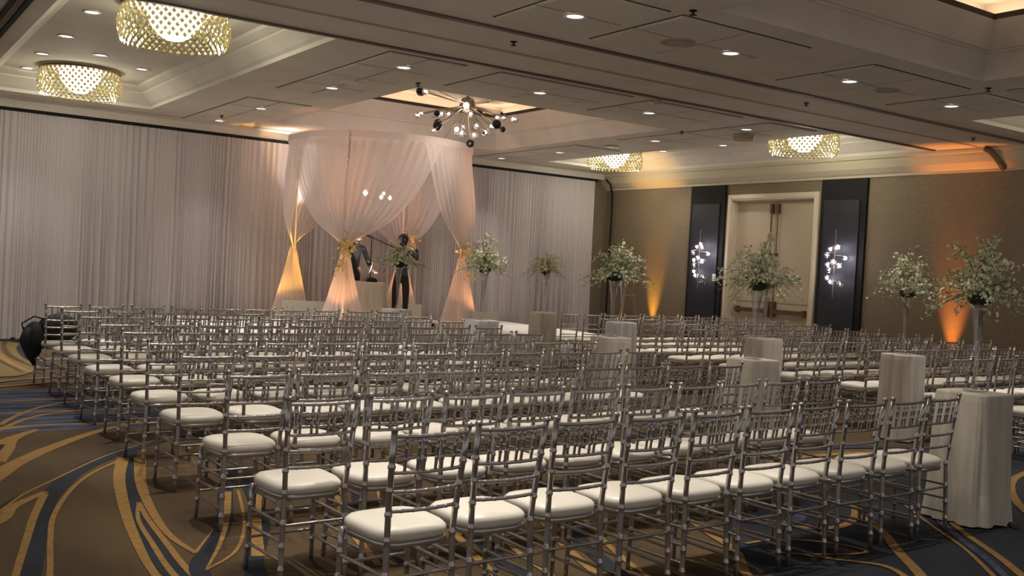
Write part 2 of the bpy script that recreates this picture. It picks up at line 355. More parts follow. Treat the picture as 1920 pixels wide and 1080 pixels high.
ribbon([(.8, 7.0), (.99, 7.45), (1.16, 7.83), (1.51, 8.4), (2.01, 9.04), (2.6, 9.5)], .12, .03, 'cgold', .16)
# the big sweeping bands at lower left
ribbon([(0.6, 4.2), (0.82, 5.13), (1.02, 6.08), (1.19, 6.74), (1.45, 7.36), (1.74, 7.81), (2.01, 8.12), (2.5, 8.5), (3.2, 8.8)], .115, .11, 'cnavy', .13)
ribbon([(1.99, 8.1), (1.8, 7.3), (1.6, 6.42), (1.5, 5.75), (1.455, 5.29), (1.44, 4.84), (1.5, 4.0)], .10, .10, 'cnavy', .12)
ribbon([(0.62, 4.4), (0.77, 5.14), (0.90, 5.72), (1.02, 6.25), (1.16, 6.78)], .03, .05)
ribbon([(.7, 6.1), (0.87, 6.44), (1.04, 6.8), (1.26, 7.14), (1.6, 7.66), (1.89, 8.03), (2.29, 8.42), (3, 8.9)], .02, .02)
ribbon([(.74, 6.2), (0.87, 6.5), (1.02, 6.8)], .0, .0, 'cnavy', .05)
ribbon([(.72, 4.2), (0.91, 5.09), (1.01, 5.67), (1.12, 6.22), (1.33, 6.85), (1.56, 7.32), (1.85, 7.72)], .03, .03)
ribbon([(.6, 5.9), (0.84, 6.2), (0.93, 6.48), (1.03, 6.64), (1.18, 6.84)], .05, .04, 'cgold', .10)
ribbon([(1.86, 7.76), (1.68, 7.09), (1.52, 6.25), (1.42, 5.58), (1.35, 4.89), (1.36, 4.2)], .09, .03)
ribbon([(1.98, 7.75), (1.78, 6.92), (1.66, 6.2), (1.60, 5.58), (1.63, 5.18)], .09, .03, 'cgold', .05)
ribbon([(1.63, 5.18), (1.74, 5.36), (1.86, 5.56)], .03, .05)
ribbon([(1.63, 6.36), (1.53, 5.96), (1.475, 5.44), (1.43, 4.86), (1.45, 4.2)], .02, .04)
ribbon([(1.63, 6.36), (1.585, 5.99), (1.545, 5.45), (1.51, 4.83), (1.55, 4.2)], .03, .04)
ribbon([(2.5, 7.2), (2.23, 6.52), (1.95, 5.7), (1.73, 5.25), (1.56, 4.9), (1.5, 4.3)], .10, .10, 'cnavy', .09)
ribbon([(2.22, 6.45), (2.02, 5.86), (1.81, 5.33), (1.59, 4.88)], .05, .012)
ribbon([(2.29, 6.45), (2.06, 5.67), (1.83, 5.14), (1.59, 4.88)], .02, .02)
ribbon([(2.45, 6.8), (2.16, 5.65), (1.84, 4.90), (1.7, 4.3)], .06, .10, 'cnavy', .12)
ribbon([(2.5, 6.6), (2.30, 6.10), (2.12, 5.63), (1.90, 5.0)], .03, .07)
for a, b, c in ((2.6, 5.6, .3), (3.0, 4.9, .3), (3.4, 4.3, .3)):
    ribbon([(a + .9, b + 1.6), (a + .35, b + .7), (a, b - .2), (a - .2, b - 1)], .04, .04, 'cgold', .07); ribbon([(a + 1.05, b + 1.6), (a + .5, b + .7), (a + .13, b - .2), (a - .05, b - 1)], .06, .06, 'cnavy', .15); ribbon([(a + 1.2, b + 1.6), (a + .66, b + .7), (a + .27, b - .2), (a + .1, b - 1)], .03, .03, 'cgold', .05)
# right foreground
ribbon([(5.95, 4.3), (5.73, 3.97), (5.37, 3.59), (5.05, 3.23), (4.6, 2.8)], .06, .07)
ribbon([(6.6, 4.4), (6.18, 3.89), (5.86, 3.47), (5.46, 3.05), (5.0, 2.6)], .02, .035)
ribbon([(6.5, 4.1), (6.06, 3.62), (5.72, 3.22), (5.4, 2.9)], .04, .04, 'cblue', .06)
ribbon([(6.6, 4.1), (6.21, 3.67), (5.89, 3.27), (5.62, 2.97), (5.1, 2.4)], .045, .06)
ribbon([(4.9, 4.9), (5.08, 4.55), (5.2, 4.29), (5.43, 4.14), (5.71, 4.19), (6.09, 4.44), (6.19, 4.72), (6.0, 5.0)], .05, .05, 'cgold', .07)
ribbon([(5.0, 4.5), (5.3, 4.35), (5.6, 4.5)], .04, .04, 'cblue', .16)
ribbon([(4.6, 4.1), (4.88, 4.08), (5.14, 3.87), (5.16, 3.66), (4.84, 3.75), (4.6, 3.9)], .03, .03)
ribbon([(4.6, 3.95), (4.73, 3.8), (4.85, 3.64), (5.01, 3.43), (4.91, 3.2)], .015, .05)
ribbon([(4.8, 4.9), (4.57, 4.4), (4.41, 4.0), (4.12, 3.65), (3.9, 3.2)], .05, .06)
ribbon([(6.8, 3.4), (7.6, 4.1), (8.4, 4.57), (9.2, 4.8)], .06, .06, 'cgold', .08); ribbon([(6.7, 3.6), (7.5, 4.3), (8.3, 4.8), (9.2, 5.1)], .04, .04, 'cblue', .10)
ribbon([(7.2, 3.2), (8.0, 3.9), (8.9, 4.3)], .05, .05); ribbon([(6.8, 3.1), (7.3, 3.6), (7.9, 4.1)], .05, .05)
for k in range(6):   # aisle swirls
    y = 5.6 + k * 1.35; ribbon([(6.5, y), (7.2, y + .35), (8.2, y + .3), (9.2, y - .1)], .05, .05, 'cgold', .16); ribbon([(6.5, y + .35), (7.3, y + .65), (8.3, y + .6), (9.2, y + .2)], .06, .06, 'cnavy', .25)
# swirl by the back drapes at left
poly([(1.5, 12.8), (1.9, 12.9), (2.3, 14.0), (2.45, 15.6), (2.35, 17.3), (1.6, 17.2), (1.3, 15)], 'colive')
ribbon([(2.0, 17.4), (1.98, 16), (1.95, 14.6), (2.05, 13.2)], .05, .05, 'cgold', .12)
ribbon([(2.75, 17.4), (2.45, 16.6), (2.3, 15.4), (2.3, 14.2), (2.6, 13.2)], .10, .08, 'cnavy', .22); ribbon([(2.3, 17.4), (2.12, 16), (2.08, 14.8), (2.2, 13.4)], .05, .05, 'brown', .12)
ribbon([(1.9, 17), (1.85, 15), (1.95, 13.2)], .04, .04, 'brown', .10)
ribbon([(1.3, 12.0), (1.8, 12.5), (2.5, 12.6), (3.2, 12.3)], .08, .05, 'cgold'); ribbon([(.6, 11.6), (1.3, 11.8), (2.2, 12.2), (3.0, 12.0)], .10, .06, 'cgold')
# ------------------------------------------------------------------ ceiling fixtures
dlm = MB(); dlm.lathe([(.098, 0), (.10, -.012), (.085, -.014), (.075, -.004)], 20); dl_ring = None
def downlight(x, y, z, label, power=1.0, size=95):
    global dl_ring
    t = empty('downlight', (x, y, z)); tag(t, label, 'ceiling light', 'round recessed ceiling downlights')
    if dl_ring is None:
        a = dlm.build('trim_ring', M['ring'], t, True); m = MB(); m.lathe([(.001, -.006), (.04, -.008), (.078, -.004)], 20); b = m.build('lens', M['lens'], t, True); dl_ring = (a, b)
    else:
        for s in dl_ring: c = s.copy(); COL.objects.link(c); c.parent = t
    light('downlight_lamp', 'SPOT', (x, y, z - .03), K_DOWN * power, (1.0, .92, .84), .04, (x, y, 0), size, .9)
DL = [(5.35, 10.28, 'in front of the middle coffer, left end of its row'), (5.35, 12.27, 'left of the middle coffer, beside the chandelier'), (5.36, 14.92, 'left of the middle coffer, towards the white canopy'), (5.37, 16.94, 'by the back drapes above the left seating'),
      (7.32, 10.34, 'in the row in front of the middle coffer, second from left'), (9.2, 10.38, 'in the row in front of the middle coffer, third from left'), (11.06, 10.32, 'beside the grey plate between the two right chandeliers'), (11.18, 12.42, 'right of the middle coffer, nearer one'), (11.29, 15.19, 'right of the middle coffer, above the canopy side'), (11.24, 17.1, 'right of the canopy by the back drapes'),
      (5.3, 7.02, 'in the near row, leftmost beside the panel joints'), (7.24, 7.02, 'in the near row, second from left'), (9.08, 7.02, 'in the near row, third from left'), (11.03, 7.04, 'in the near row, rightmost one')]
for x, y, s in DL: downlight(x, y, ZC - .016, 'round recessed downlight ' + s, .3 if y > 16 else 1.0, 72)
for x, y, s in [(2.29, 11.85, 'nearest the corner'), (2.31, 13.47, 'second in the line along the edge'), (2.29, 14.98, 'third in the line along the edge'), (2.31, 16.4, 'farthest, by the back drapes'), (2.913, 14.4, 'right behind the smaller chandelier'), (3.6, 15.0, 'right of the smaller chandelier')]:
    downlight(x, y, ZC + .32, 'small lit downlight in the left coffer, ' + s, .6)
for x, y, s in [(14.0, 13.63, 'far one'), (14.0, 15.3, 'near the corner')]:
    downlight(x, y, ZC + .32, 'small lit downlight in the right coffer, ' + s, .4)
# lamps of the near half of the hall (outside the picture)
for x, y, p in [(1.9, 4.3, .8), (2.4, 6.5, .9), (3.3, 4.2, 1.4), (3.6, 6.4, 1.0), (5.3, 4.0, .7), (2.3, 8.6, 1.1), (1.2, 3.0, .7), (9.4, 5.0, .9), (11.3, 5.4, 1.0), (7.2, 4.8, .5)]:
    light('near_hall_lamp', 'SPOT', (x, y, 3.8), K_DOWN * 1.1 * p, (1.0, .93, .86), .04, (x, y, 0), 62, .8)
def plate(x, y, m, r, label, nm, cat, z=ZC - .016):
    mm = MB(); mm.lathe([(.001, -.012), (r * .6, -.012), (r * .62, -.004), (r * .75, -.004), (r * .78, -.014), (r, -.010), (r, 0)], 24)
    o = mm.build(nm, M[m], smooth=False); o.location = (x, y, z); tag(o, label, cat)
plate(5.38, 11.72, 'ring', .16, 'pale round ceiling speaker left of the sputnik chandelier', 'ceiling_speaker', 'speaker')
plate(6.57, 7.07, 'plate', .17, 'brown round ceiling plate between the two left near downlights', 'ceiling_speaker', 'speaker')
plate(9.75, 7.02, 'plate', .14, 'brown round ceiling plate between the two right near downlights', 'ceiling_speaker', 'speaker')
plate(8.0, 10.65, 'ring', .16, 'pale round ceiling speaker in front of the middle coffer', 'ceiling_speaker', 'speaker')
plate(11.3, 13.7, 'ring', .14, 'grey round ceiling speaker between the right downlights', 'ceiling_speaker', 'speaker')
m = MB(); m.lathe([(.001, -.09), (.15, -.09), (.16, -.06), (.16, 0)], 24); o = m.build('round_vent', M['plate']); o.location = (11.44, 10.72, ZC - .016); tag(o, 'thick round brown vent just left of the right chandelier', 'vent')
m = MB(); m.lathe([(.001, -.05), (.05, -.05), (.055, 0)], 16); o = m.build('smoke_detector', M['plate']); o.location = (8.65, 9.6, ZC); tag(o, 'small round smoke detector near the front track', 'detector')
spr = None
for x, y, s in [(5.92, 6.2, 'by the near coffer at the top of the view'), (5.53, 8.31, 'on the beam between the tracks, left one'), (9.93, 8.30, 'on the beam between the tracks, right one'), (10.37, 6.19, 'at the corner of the near coffer'), (6.0, 11.12, 'above the black ball of the sputnik chandelier'), (13.6, 8.3, 'on the beam beside the orange lit cornice'), (10.7, 11.3, 'right of the middle coffer'), (5.2, 16.3, 'by the white canopy, left side')]:
    m = MB(); m.lathe([(.035, 0), (.035, -.006), (.012, -.008), (.01, -.035), (.035, -.038), (.001, -.042)], 12)
    o = m.build('sprinkler_head', M['black']); o.location = (x, y, ZC - (0.016 if x in (10.7, 5.2) else 0)); tag(o, 'small dark ceiling sprinkler ' + s, 'sprinkler')
# crystal drum chandeliers
DR = .535
def drum(x, y, label):
    t = empty('crystal_drum_chandelier', (x, y, ZC + .32)); tag(t, label, 'chandelier', 'crystal drum chandeliers in the side coffers')
    m = MB(); m.lathe([(DR + .02, 0), (DR + .02, -.05), (DR - .03, -.055), (DR - .03, -.01)], 48); m.build('top_ring', M['rod'], t, True)
    m = MB(); n = 44
    for row in range(8):
        z = -.07 - row * .045; r = DR + .035 * math.sin(row / 7 * PI)
        for k in range(n):
            a = 2 * PI * (k + .5 * (row % 2)) / n; c = Vector((r * math.cos(a), r * math.sin(a), z)); tx = Vector((-math.sin(a), math.cos(a), 0)); nr = Vector((math.cos(a), math.sin(a), 0)); h = .027; hz = .032
            tw = random.uniform(-.25, .25); tx = (tx + nr * tw).normalized()
            m.add([c + tx * h, c + Vector((0, 0, hz)), c - tx * h, c - Vector((0, 0, hz)), c + nr * .014, c - nr * .014], [(0, 1, 4), (1, 2, 4), (2, 3, 4), (3, 0, 4), (1, 0, 5), (2, 1, 5), (3, 2, 5), (0, 3, 5)])
    stuff(m.build('crystal_lattice', M['crystal'], t))
    m = MB(); m.lathe([(.27, -.03), (.285, -.08), (.27, -.16), (.22, -.24), (.155, -.31), (.08, -.35), (.001, -.36)], 32); m.build('glowing_bowl', M['shade'], t, True)
    m = MB()
    for row in range(6):
        rr = [.287, .280, .262, .225, .175, .115][row]; z = [-.09, -.14, -.18, -.24, -.295, -.335][row]; n = int(rr * 60)
        for k in range(n):
            a = 2 * PI * (k + .5 * (row % 2)) / n; m.ball((rr * math.cos(a), rr * math.sin(a), z), .009, 6, 4)
    stuff(m.build('bowl_beads', M['rod'], t))
    light('chandelier_lamp', 'POINT', (x, y, ZC + .32 - .46), K_CHAND, (1.0, .93, .72), .22)
    return t
dr = drum(2.93, 10.9, 'large crystal drum chandelier at the upper left, nearest the camera')
for x, y, l in ((2.93, 15.8, 'crystal drum chandelier in the left coffer near the back drapes'), (13.4, 16.1, 'small far crystal drum chandelier above the corner of the right wall'), (13.4, 11.2, 'crystal drum chandelier at right, above the wall panels and door')):
    c = copy_tree(dr); c.location = (x, y, ZC + .32); c['label'] = l
    light('chandelier_lamp', 'POINT', (x, y, ZC + .32 - .46), K_CHAND, (1.0, .93, .72), .22)
# sputnik chandelier
BLK = [(-0.62, 0.43, 0.18, 0.078), (-0.05, 0.83, -0.22, 0.072), (-0.61, -0.15, -0.42, 0.075), (0.31, 0.36, -0.55, 0.07), (0.06, -0.79, -0.37, 0.075), (0.7, 0.01, -0.3, 0.05), (-0.69, -0.25, -0.25, 0.05), (0.62, 0.63, 0.03, 0.06), (0.19, -0.72, -0.18, 0.025), (0.67, 0.47, -0.34, 0.025), (-0.12, -0.71, -0.51, 0.03), (0.48, 0.53, -0.24, 0.025)]
GLS = [(-0.58, 0.58, -0.18, 0.06), (-0.61, 0.41, -0.17, 0.05), (-0.84, -0.13, 0.08, 0.06), (-0.05, 0.75, -0.07, 0.08), (0.11, 0.77, -0.05, 0.06), (0.3, 0.6, -0.26, 0.05), (0.33, 0.68, -0.35, 0.08), (-0.5, -0.55, -0.49, 0.075), (0.48, 0.53, -0.38, 0.08), (-0.22, -0.66, -0.41, 0.05), (0.67, 0.3, -0.23, 0.06), (-0.09, -0.72, -0.5, 0.06), (0.71, 0.19, -0.09, 0.06), (0.82, 0.17, -0.08, 0.05), (0.79, -0.18, -0.14, 0.075), (0.22, -0.83, 0.05, 0.06), (-0.73, -0.24, -0.51, 0.04), (-0.31, -0.62, -0.24, 0.05)]
sp_ = empty('sputnik_chandelier', (8.3, 13.7, 4.14)); tag(sp_, 'starburst chandelier of bronze rods with black and clear glass balls in the middle coffer', 'chandelier')
m = MB(); m.ball((0, 0, 0), .13, 20, 14); m.tube([(0, 0, .1), (0, 0, .50)], .018, 8); m.lathe([(.10, .50), (.11, .49), (.11, .515)], 16); m.build('hub', M['rod'], sp_, True)
MB().ball((-.09, -.11, -.03), .045, 12, 8).build('hub_lamp', M['bulb'], sp_, True)
for i, (x, y, z, r) in enumerate(BLK + GLS):
    p = Vector((x, y, z)); MB().tube([p.normalized() * .1, p * (1 - r / p.length * .8)], .007, 6).build('rod', M['rod'], sp_)
    b = MB().ball(p, r, 16, 10).build('black_ball' if i < len(BLK) else 'glass_ball', M['ballblack' if i < len(BLK) else 'globe'], sp_, True)
    if i >= len(BLK): MB().ball(p - p.normalized() * r * .3, r * .30, 8, 6).build('bulb', M['bulb'], b, True)
rnd = random.Random(3)
for k in range(16):
    a = rnd.uniform(0, 2 * PI); e = rnd.uniform(-.9, .6); p = Vector((math.cos(a) * math.cos(e), math.sin(a) * math.cos(e), math.sin(e))) * rnd.uniform(.5, .7)
    if p.z > .2: p *= .45
    MB().tube([p.normalized() * .1, p], .006, 6).build('rod', M['rod'], sp_)
for _x in (2.93, 13.4):  # unseen fill lamps, added to brighten the dark near side coffers
    light('near_coffer_fill', 'POINT', (_x, 5.0, ZC - .1), K_CHAND * 1.8, (1.0, .93, .72), .22)
light('chandelier_lamp', 'POINT', (8.3, 13.7, 3.5), 14, (1, .86, .74), .3)
for h in (holes[1], holes[3]):
    x0, x1, y0, y1 = h
    for (cx, cyy, a, b) in (((x0 + x1) / 2, y0 + .02, x1 - x0, .06), ((x0 + x1) / 2, y1 - .02, x1 - x0, .06), (x0 + .02, (y0 + y1) / 2, .06, y1 - y0), (x1 - .02, (y0 + y1) / 2, .06, y1 - y0)):
        o = light('cove_lamp', 'AREA', (cx, cyy, 4.50), K_COVE, (1.0, .66, .42), a, (cx, cyy, 6), sizey=b); o.rotation_euler = (PI, 0, 0)
# ------------------------------------------------------------------ stage
ZS = .45
st = empty('stage', (8.15, 15.7, 0)); tag(st, 'low white covered stage under the white canopy', 'stage')
MB().box(-3.65, 3.65, -1.8, 1.85, ZS - .04, ZS).build('deck', M['stage'], st)
def pleat_wall(pts, z0, z1, amp, wl, seedn, nz=2, flare=0.0):
    """pleated cloth along a plan path"""
    rnd = random.Random(seedn); m = MB(); v = []; f = []
    P = [Vector((p[0], p[1], 0)) for p in pts]; cols = []
    for i in range(len(P) - 1):
        L = (P[i + 1] - P[i]).length; n = max(2, int(L / wl)); d = (P[i + 1] - P[i]).normalized(); q = Vector((d.y, -d.x, 0))
        for k in range(n):
            jit = rnd.uniform(-.3, .3) * L / n if k else 0
            cols.append((P[i] + d * (L * k / n + jit), q, amp * rnd.uniform(.5, 1) * (1 if k % 2 else -1)))
    cols.append((P[-1], q, 0))
    for (p, q, a) in cols:
        for j in range(nz + 1):
            t = j / nz; z = z1 + (z0 - z1) * t; o = p + q * (a * (.55 + .45 * t) + flare * t * t); v.append((o.x, o.y, z))
    n1 = nz + 1
    for i in range(len(cols) - 1):
        for j in range(nz): f.append((i * n1 + j, i * n1 + j + 1, (i + 1) * n1 + j + 1, (i + 1) * n1 + j))
    m.add(v, f); return m
m = pleat_wall([(-3.65, 1.85), (-3.65, -1.8), (3.65, -1.8), (3.65, 1.85)], 0.01, ZS - .005, .012, .05, 5); m.build('skirt', M['stage'], st)
# ------------------------------------------------------------------ back drapes
DYP = 17.757
def drape(x0, x1, label, sd):
    rnd = random.Random(sd); n = int((x1 - x0) / .011); m = MB(); v = []; f = []; nz = 4; ph = 0; ph2 = rnd.random() * 6; st_ = .7
    for i in range(n + 1):
        x = x0 + (x1 - x0) * i / n; st_ = min(1.5, max(.45, st_ + rnd.uniform(-.25, .25))); ph += st_; am = (.020 + .006 * math.sin(x * 3.1 + sd) + .008 * math.sin(x * 7.7 + ph2)) / (.6 + .4 * st_)
        for j in range(nz + 1):
            t = j / nz; z = 3.645 - t * 3.635
            y = DYP - .02 + am * math.sin(ph + .3 * math.sin(3 * t + x * 2)) * (.6 + .6 * t) - .035 * t * t; v.append((x + .012 * math.sin(ph * 1.3) * t, min(y, 17.9), z))
    for i in range(n):
        for j in range(nz): f.append((i * (nz + 1) + j, i * (nz + 1) + j + 1, (i + 1) * (nz + 1) + j + 1, (i + 1) * (nz + 1) + j))
    m.add(v, f); o = m.build('curtain', M['drape'], smooth=True); tag(o, label, 'curtain', 'floor to ceiling drapes on the back wall'); return o
drape(-4.9, -.6, 'grey voile drape beyond the left edge of the picture', 7)
drape(-.64, 2.04, 'grey voile drape at the far left edge of the back wall', 1)
drape(2.0, 4.85, 'pleated grey drape on the back wall behind the black bag, left of the seam', 2)
drape(4.80, 8.34, 'pleated grey drape immediately left of and behind the white canopy', 3)
drape(8.30, 11.34, 'pleated grey drape right behind and right of the white canopy', 4)
drape(11.30, 14.22, 'pleated grey drape ending at the wall corner beside the black pole', 5)
m = MB(); m.tube([(-4.9, DYP, 3.675), (14.3, DYP, 3.675)], .022, 8); m.box(-4.9, 14.35, 17.77, 17.94, 3.64, 3.70); tag(m.build('drape_rail', M['black']), 'black rail running above all the back drapes', 'rail')
S(MB().box(XL, 14.50, 17.76, 17.94, 3.705, ZC).build('trim_12', M['paint']))
m = MB(); m.lathe([(.001, .0), (.22, 0), (.22, .012), (.03, .015), (.03, .05), (.001, .05)], 20); o = m.build('drape_base_plate', M['black']); o.location = (2.42, 17.45, .004); tag(o, 'flat black base plate on the carpet at the foot of the left drape', 'base plate')
# ------------------------------------------------------------------ canopy (chuppah)
CX, CY, CR, ZT, ZTIE = 7.9, 15.85, 1.53, 3.62, 1.80
cb = empty('wedding_canopy', (CX, CY, 0)); tag(cb, 'round ceiling height canopy with sheer white drapes on the stage', 'canopy')
m = MB(); m.tube([(CR * math.cos(a), CR * math.sin(a), ZT) for a in [2 * PI * k / 48 for k in range(49)]], .016, 8, False); m.build('top_hoop', M['whitebox'], cb, True)
PA = [math.radians(a) for a in (225, 135, 45, -45)]
for a in PA:
    x, y = CR * math.cos(a), CR * math.sin(a); m = MB(); m.tube([(x, y, ZS + .01), (x, y, ZT)], .018, 8); m.lathe([(.001, 0), (.16, 0), (.16, .012), (.03, .02)], 20, (x, y, ZS + .001)); m.build('post', M['whitebox'], cb)
def swag(a, label, sd, extra=0.0):
    """sheer panel: wide on the hoop, tied at the post, flaring to the floor"""
    rnd = random.Random(sd); m = MB(); v = []; f = []; NU, NV = 110, 24; half = math.radians(47 + extra)
    pa = Vector((CR * math.cos(a), CR * math.sin(a), 0)); rad = pa.normalized(); tan = Vector((-rad.y, rad.x, 0))
    pl = []; h_ = 0
    for _ in range(NU + 1): h_ += rnd.uniform(.5, 1.7); pl.append(math.sin(h_) * rnd.uniform(.8, 1.2))
    for j in range(NV + 1):
        for i in range(NU + 1):
            u = -1 + 2 * i / NU; fold = pl[i]
            if j <= 14:
                t = j / 14; z = ZT + .01 - (ZT - ZTIE) * t
                # outer edges keep wide then sweep in
                k = (1 - t) ** .55
                th = a + u * half * k; r = CR + .03 + fold * (.012 + .016 * math.sin(PI * t))
                q = Vector((r * math.cos(th), r * math.sin(th), 0)); tie = pa + rad * (.03 + fold * .012) + tan * (u * .06)
                q = q.lerp(tie, t ** 12)
                q += rad * ((.15 * (1 - u * u) ** 1.5 - .10 * abs(u)) * math.sin(PI * min(t, .97) ** 1.6))
            else:
                t = (j - 14) / (NV - 14); z = ZTIE - (ZTIE - ZS - .012) * t; wd = .05 + .33 * t ** 1.2 + fold * (.006 + .022 * t); ph_ = u * PI * .96
                q = pa + tan * (math.sin(ph_) * wd) + rad * (.02 + math.cos(ph_) * wd * .9)
            v.append((q.x, q.y, z))
    for j in range(NV):
        for i in range(NU): f.append((j * (NU + 1) + i, j * (NU + 1) + i + 1, (j + 1) * (NU + 1) + i + 1, (j + 1) * (NU + 1) + i))
    m.add(v, f); o = m.build('tied_drape', M['sheer'], cb, True); o['label'] = label
swag(PA[0], 'sheer white drape tied at the front canopy post, with yellow flowers', 21, 12)
swag(PA[1], 'sheer white drape tied at the left canopy post, glowing yellow at its tie', 22, 14)
swag(PA[2], 'sheer white drape tied at the back canopy post behind the standing person', 23)
swag(PA[3], 'sheer white drape tied at the right canopy post', 24)
# sheer valance around the hoop
m = MB(); v = []; f = []; N = 180
for i in range(N + 1):
    a = 2 * PI * i / N; r = CR + .055 + .012 * (1 if i % 2 else -1)
    v += [(r * math.cos(a), r * math.sin(a), ZT + .03), ((r + .01) * math.cos(a), (r + .01) * math.sin(a), ZT - .09)]
    if i: f.append((2 * i - 2, 2 * i - 1, 2 * i + 1, 2 * i))
m.add(v, f); m.build('valance', M['sheer'], cb, True)
# beaded strand down the front post
m = MB(); x, y = (CR + .09) * math.cos(PA[0]), (CR + .09) * math.sin(PA[0])
for k in range(26): m.ball((x + .008 * math.sin(k * 2.1), y, ZT - .02 - k * .042), .011, 6, 4)
stuff(m.build('bead_strand', M['rod'], cb))
# hanging crystals inside the canopy
for k, (dx, dy, z) in enumerate(((-.26, .02, 2.75), (.03, -.02, 2.70), (.10, .03, 2.77), (.21, .0, 2.70))):
    t = empty('crystal_pendant', (CX + dx, CY + dy, z)); tag(t, 'small bright diamond pendant hanging inside the canopy, ' + ('leftmost and largest', 'second from the left', 'third from the left, highest', 'rightmost of the cluster')[k], 'pendant', 'bright pendants inside the canopy')
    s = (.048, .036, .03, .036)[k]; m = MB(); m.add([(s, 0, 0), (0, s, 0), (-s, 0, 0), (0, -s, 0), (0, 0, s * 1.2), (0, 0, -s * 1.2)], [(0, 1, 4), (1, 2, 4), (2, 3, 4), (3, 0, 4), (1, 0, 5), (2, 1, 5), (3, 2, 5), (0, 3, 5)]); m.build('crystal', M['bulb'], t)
    MB().tube([(0, 0, s), (0, 0, ZT - z)], .002, 4).build('wire', M['rod'], t)
m = MB(); m.tube([(CX - CR, CY, ZT), (CX + CR, CY, ZT)], .012, 6); o = m.build('cross_bar', M['whitebox'], cb); o.location = (-CX, -CY, 0)
# flowers at the ties and uplights
def blossom(m, c, r, rnd, n=5):
    ax = Vector((rnd.uniform(-1, 1), rnd.uniform(-1, 1), rnd.uniform(-.6, 1))).normalized(); a = ax.orthogonal().normalized(); b = ax.cross(a); c = Vector(c)
    for k in range(n):
        th = 2 * PI * k / n + rnd.uniform(-.2, .2); d = a * math.cos(th) + b * math.sin(th); e = a * -math.sin(th) + b * math.cos(th)
        m.add([c, c + d * r * .6 + e * r * .38 + ax * r * .12, c + d * r + ax * r * .3, c + d * r * .6 - e * r * .38 + ax * r * .12], [(0, 1, 2, 3)])
def leafq(m, c, d, L, w):
    d = Vector(d).normalized(); s = d.cross(Vector((0, 0, 1))).normalized() * w; c = Vector(c); m.add([c, c + d * L * .5 + s, c + d * L, c + d * L * .5 - s], [(0, 1, 2, 3)])
def spray(name, loc, label, sd, n=60, sz=.16, hgt=.2):
    rnd = random.Random(sd); t = empty(name, loc); tag(t, label, 'flowers'); m = MB(); g = MB()
    for k in range(n):
        p = Vector((rnd.gauss(0, sz), rnd.gauss(0, sz * .6), rnd.gauss(0, hgt)))
        blossom(m, p, rnd.uniform(.022, .036), rnd)
    for k in range(n // 2):
        p = Vector((rnd.gauss(0, sz), rnd.gauss(0, sz * .6), rnd.gauss(0, hgt * 1.1))); leafq(g, p, (rnd.uniform(-1, 1), rnd.uniform(-1, 1), rnd.uniform(-1, 1)), rnd.uniform(.05, .12), .014)
    stuff(m.build('blossoms', M['goldpetal'], t)); stuff(g.build('leaves', M['leaf'], t)); return t
def at_post(a, dr, z, dt=0): return (CX + (CR + dr) * math.cos(a) - dt * math.sin(a), CY + (CR + dr) * math.sin(a) + dt * math.cos(a), z)
spray('tie_flowers', at_post(PA[0], .14, ZTIE - .02, .06), 'yellow lit flower spray on the tie of the front canopy drape', 31, 70, .065, .07)
spray('tie_flowers', at_post(PA[0], .14, ZTIE - .36, -.02), 'trailing flowers below the tie of the front canopy drape', 32, 30, .06, .08)
spray('tie_flowers', at_post(PA[3], .14, ZTIE), 'yellow lit flower spray on the tie of the right canopy drape', 33, 55, .10, .08)
spray('tie_flowers', at_post(PA[3], .15, ZTIE - .36, .02), 'trailing flowers below the tie of the right canopy drape', 34, 26, .07, .08)
spray('tie_flowers', at_post(PA[2], -.2, ZTIE + .2, -.2), 'flower garland being fixed at the back canopy post, near the standing person', 35, 50, .12, .13)
UP = [(PA[0], 150, (1.0, .42, .15)), (PA[1], 420, (1.0, .50, .06)), (PA[2], 120, (1.0, .40, .13)), (PA[3], 170, (1.0, .42, .16))]
for k, (a, e, c) in enumerate(UP):
    x, y, z = at_post(a, -.44, ZS)
    t = empty('stage_uplight', (x, y, z)); tag(t, 'small black floor uplight at the foot of the %s canopy post' % ('front', 'left', 'back', 'right')[k], 'spotlight', 'uplights at the canopy posts')
    m = MB(); m.lathe([(.001, .002), (.05, .002), (.05, .10), (.042, .10), (.042, .085)], 16); m.build('can', M['black'], t); m = MB(); m.lathe([(.001, .086), (.042, .086)], 16); m.build('lens', M['amberlens'], t)
    light('uplight_lamp', 'SPOT', (x, y, z + .11), e, c, .03, (CX + (CR - .02) * math.cos(a), CY + (CR - .02) * math.sin(a), 2.08), 30, .9)
    lx, ly, lz = at_post(a, .08, ZS + .12); light('uplight_lamp', 'SPOT', (lx, ly, lz), min(e, 200) * .16, c, .04, (lx, ly, 3), 70, .9)
# white cards hiding the uplights
for (x, y, rz, l, w_) in ((6.95, 16.55, -.4, 'left', .42), (9.25, 14.45, -.3, 'right', .30), (9.0, 16.45, -.3, 'back', .18)):
    m = MB(); m.box(-w_, w_, -.006, .006, 0, .36); m.box(-w_, -w_ + .012, 0, .2, 0, .36); m.box(w_ - .012, w_, 0, .2, 0, .36)
    o = m.build('light_screen', M['whitebox']); o.location = (x, y, ZS); o.rotation_euler.z = rz; tag(o, 'white card screen standing before the foot of the %s canopy drape' % l, 'screen')
light('stage_wash', 'SPOT', (6.9, 17.50, ZS + 1.6), 170, (1, .93, .92), .05, (6.95, 17.3, ZC), 50, .9)
light('stage_wash', 'SPOT', (7.9, 15.85, ZS + .9), 60, (1, .80, .76), .1, (7.9, 15.85, ZC), 150, .9)
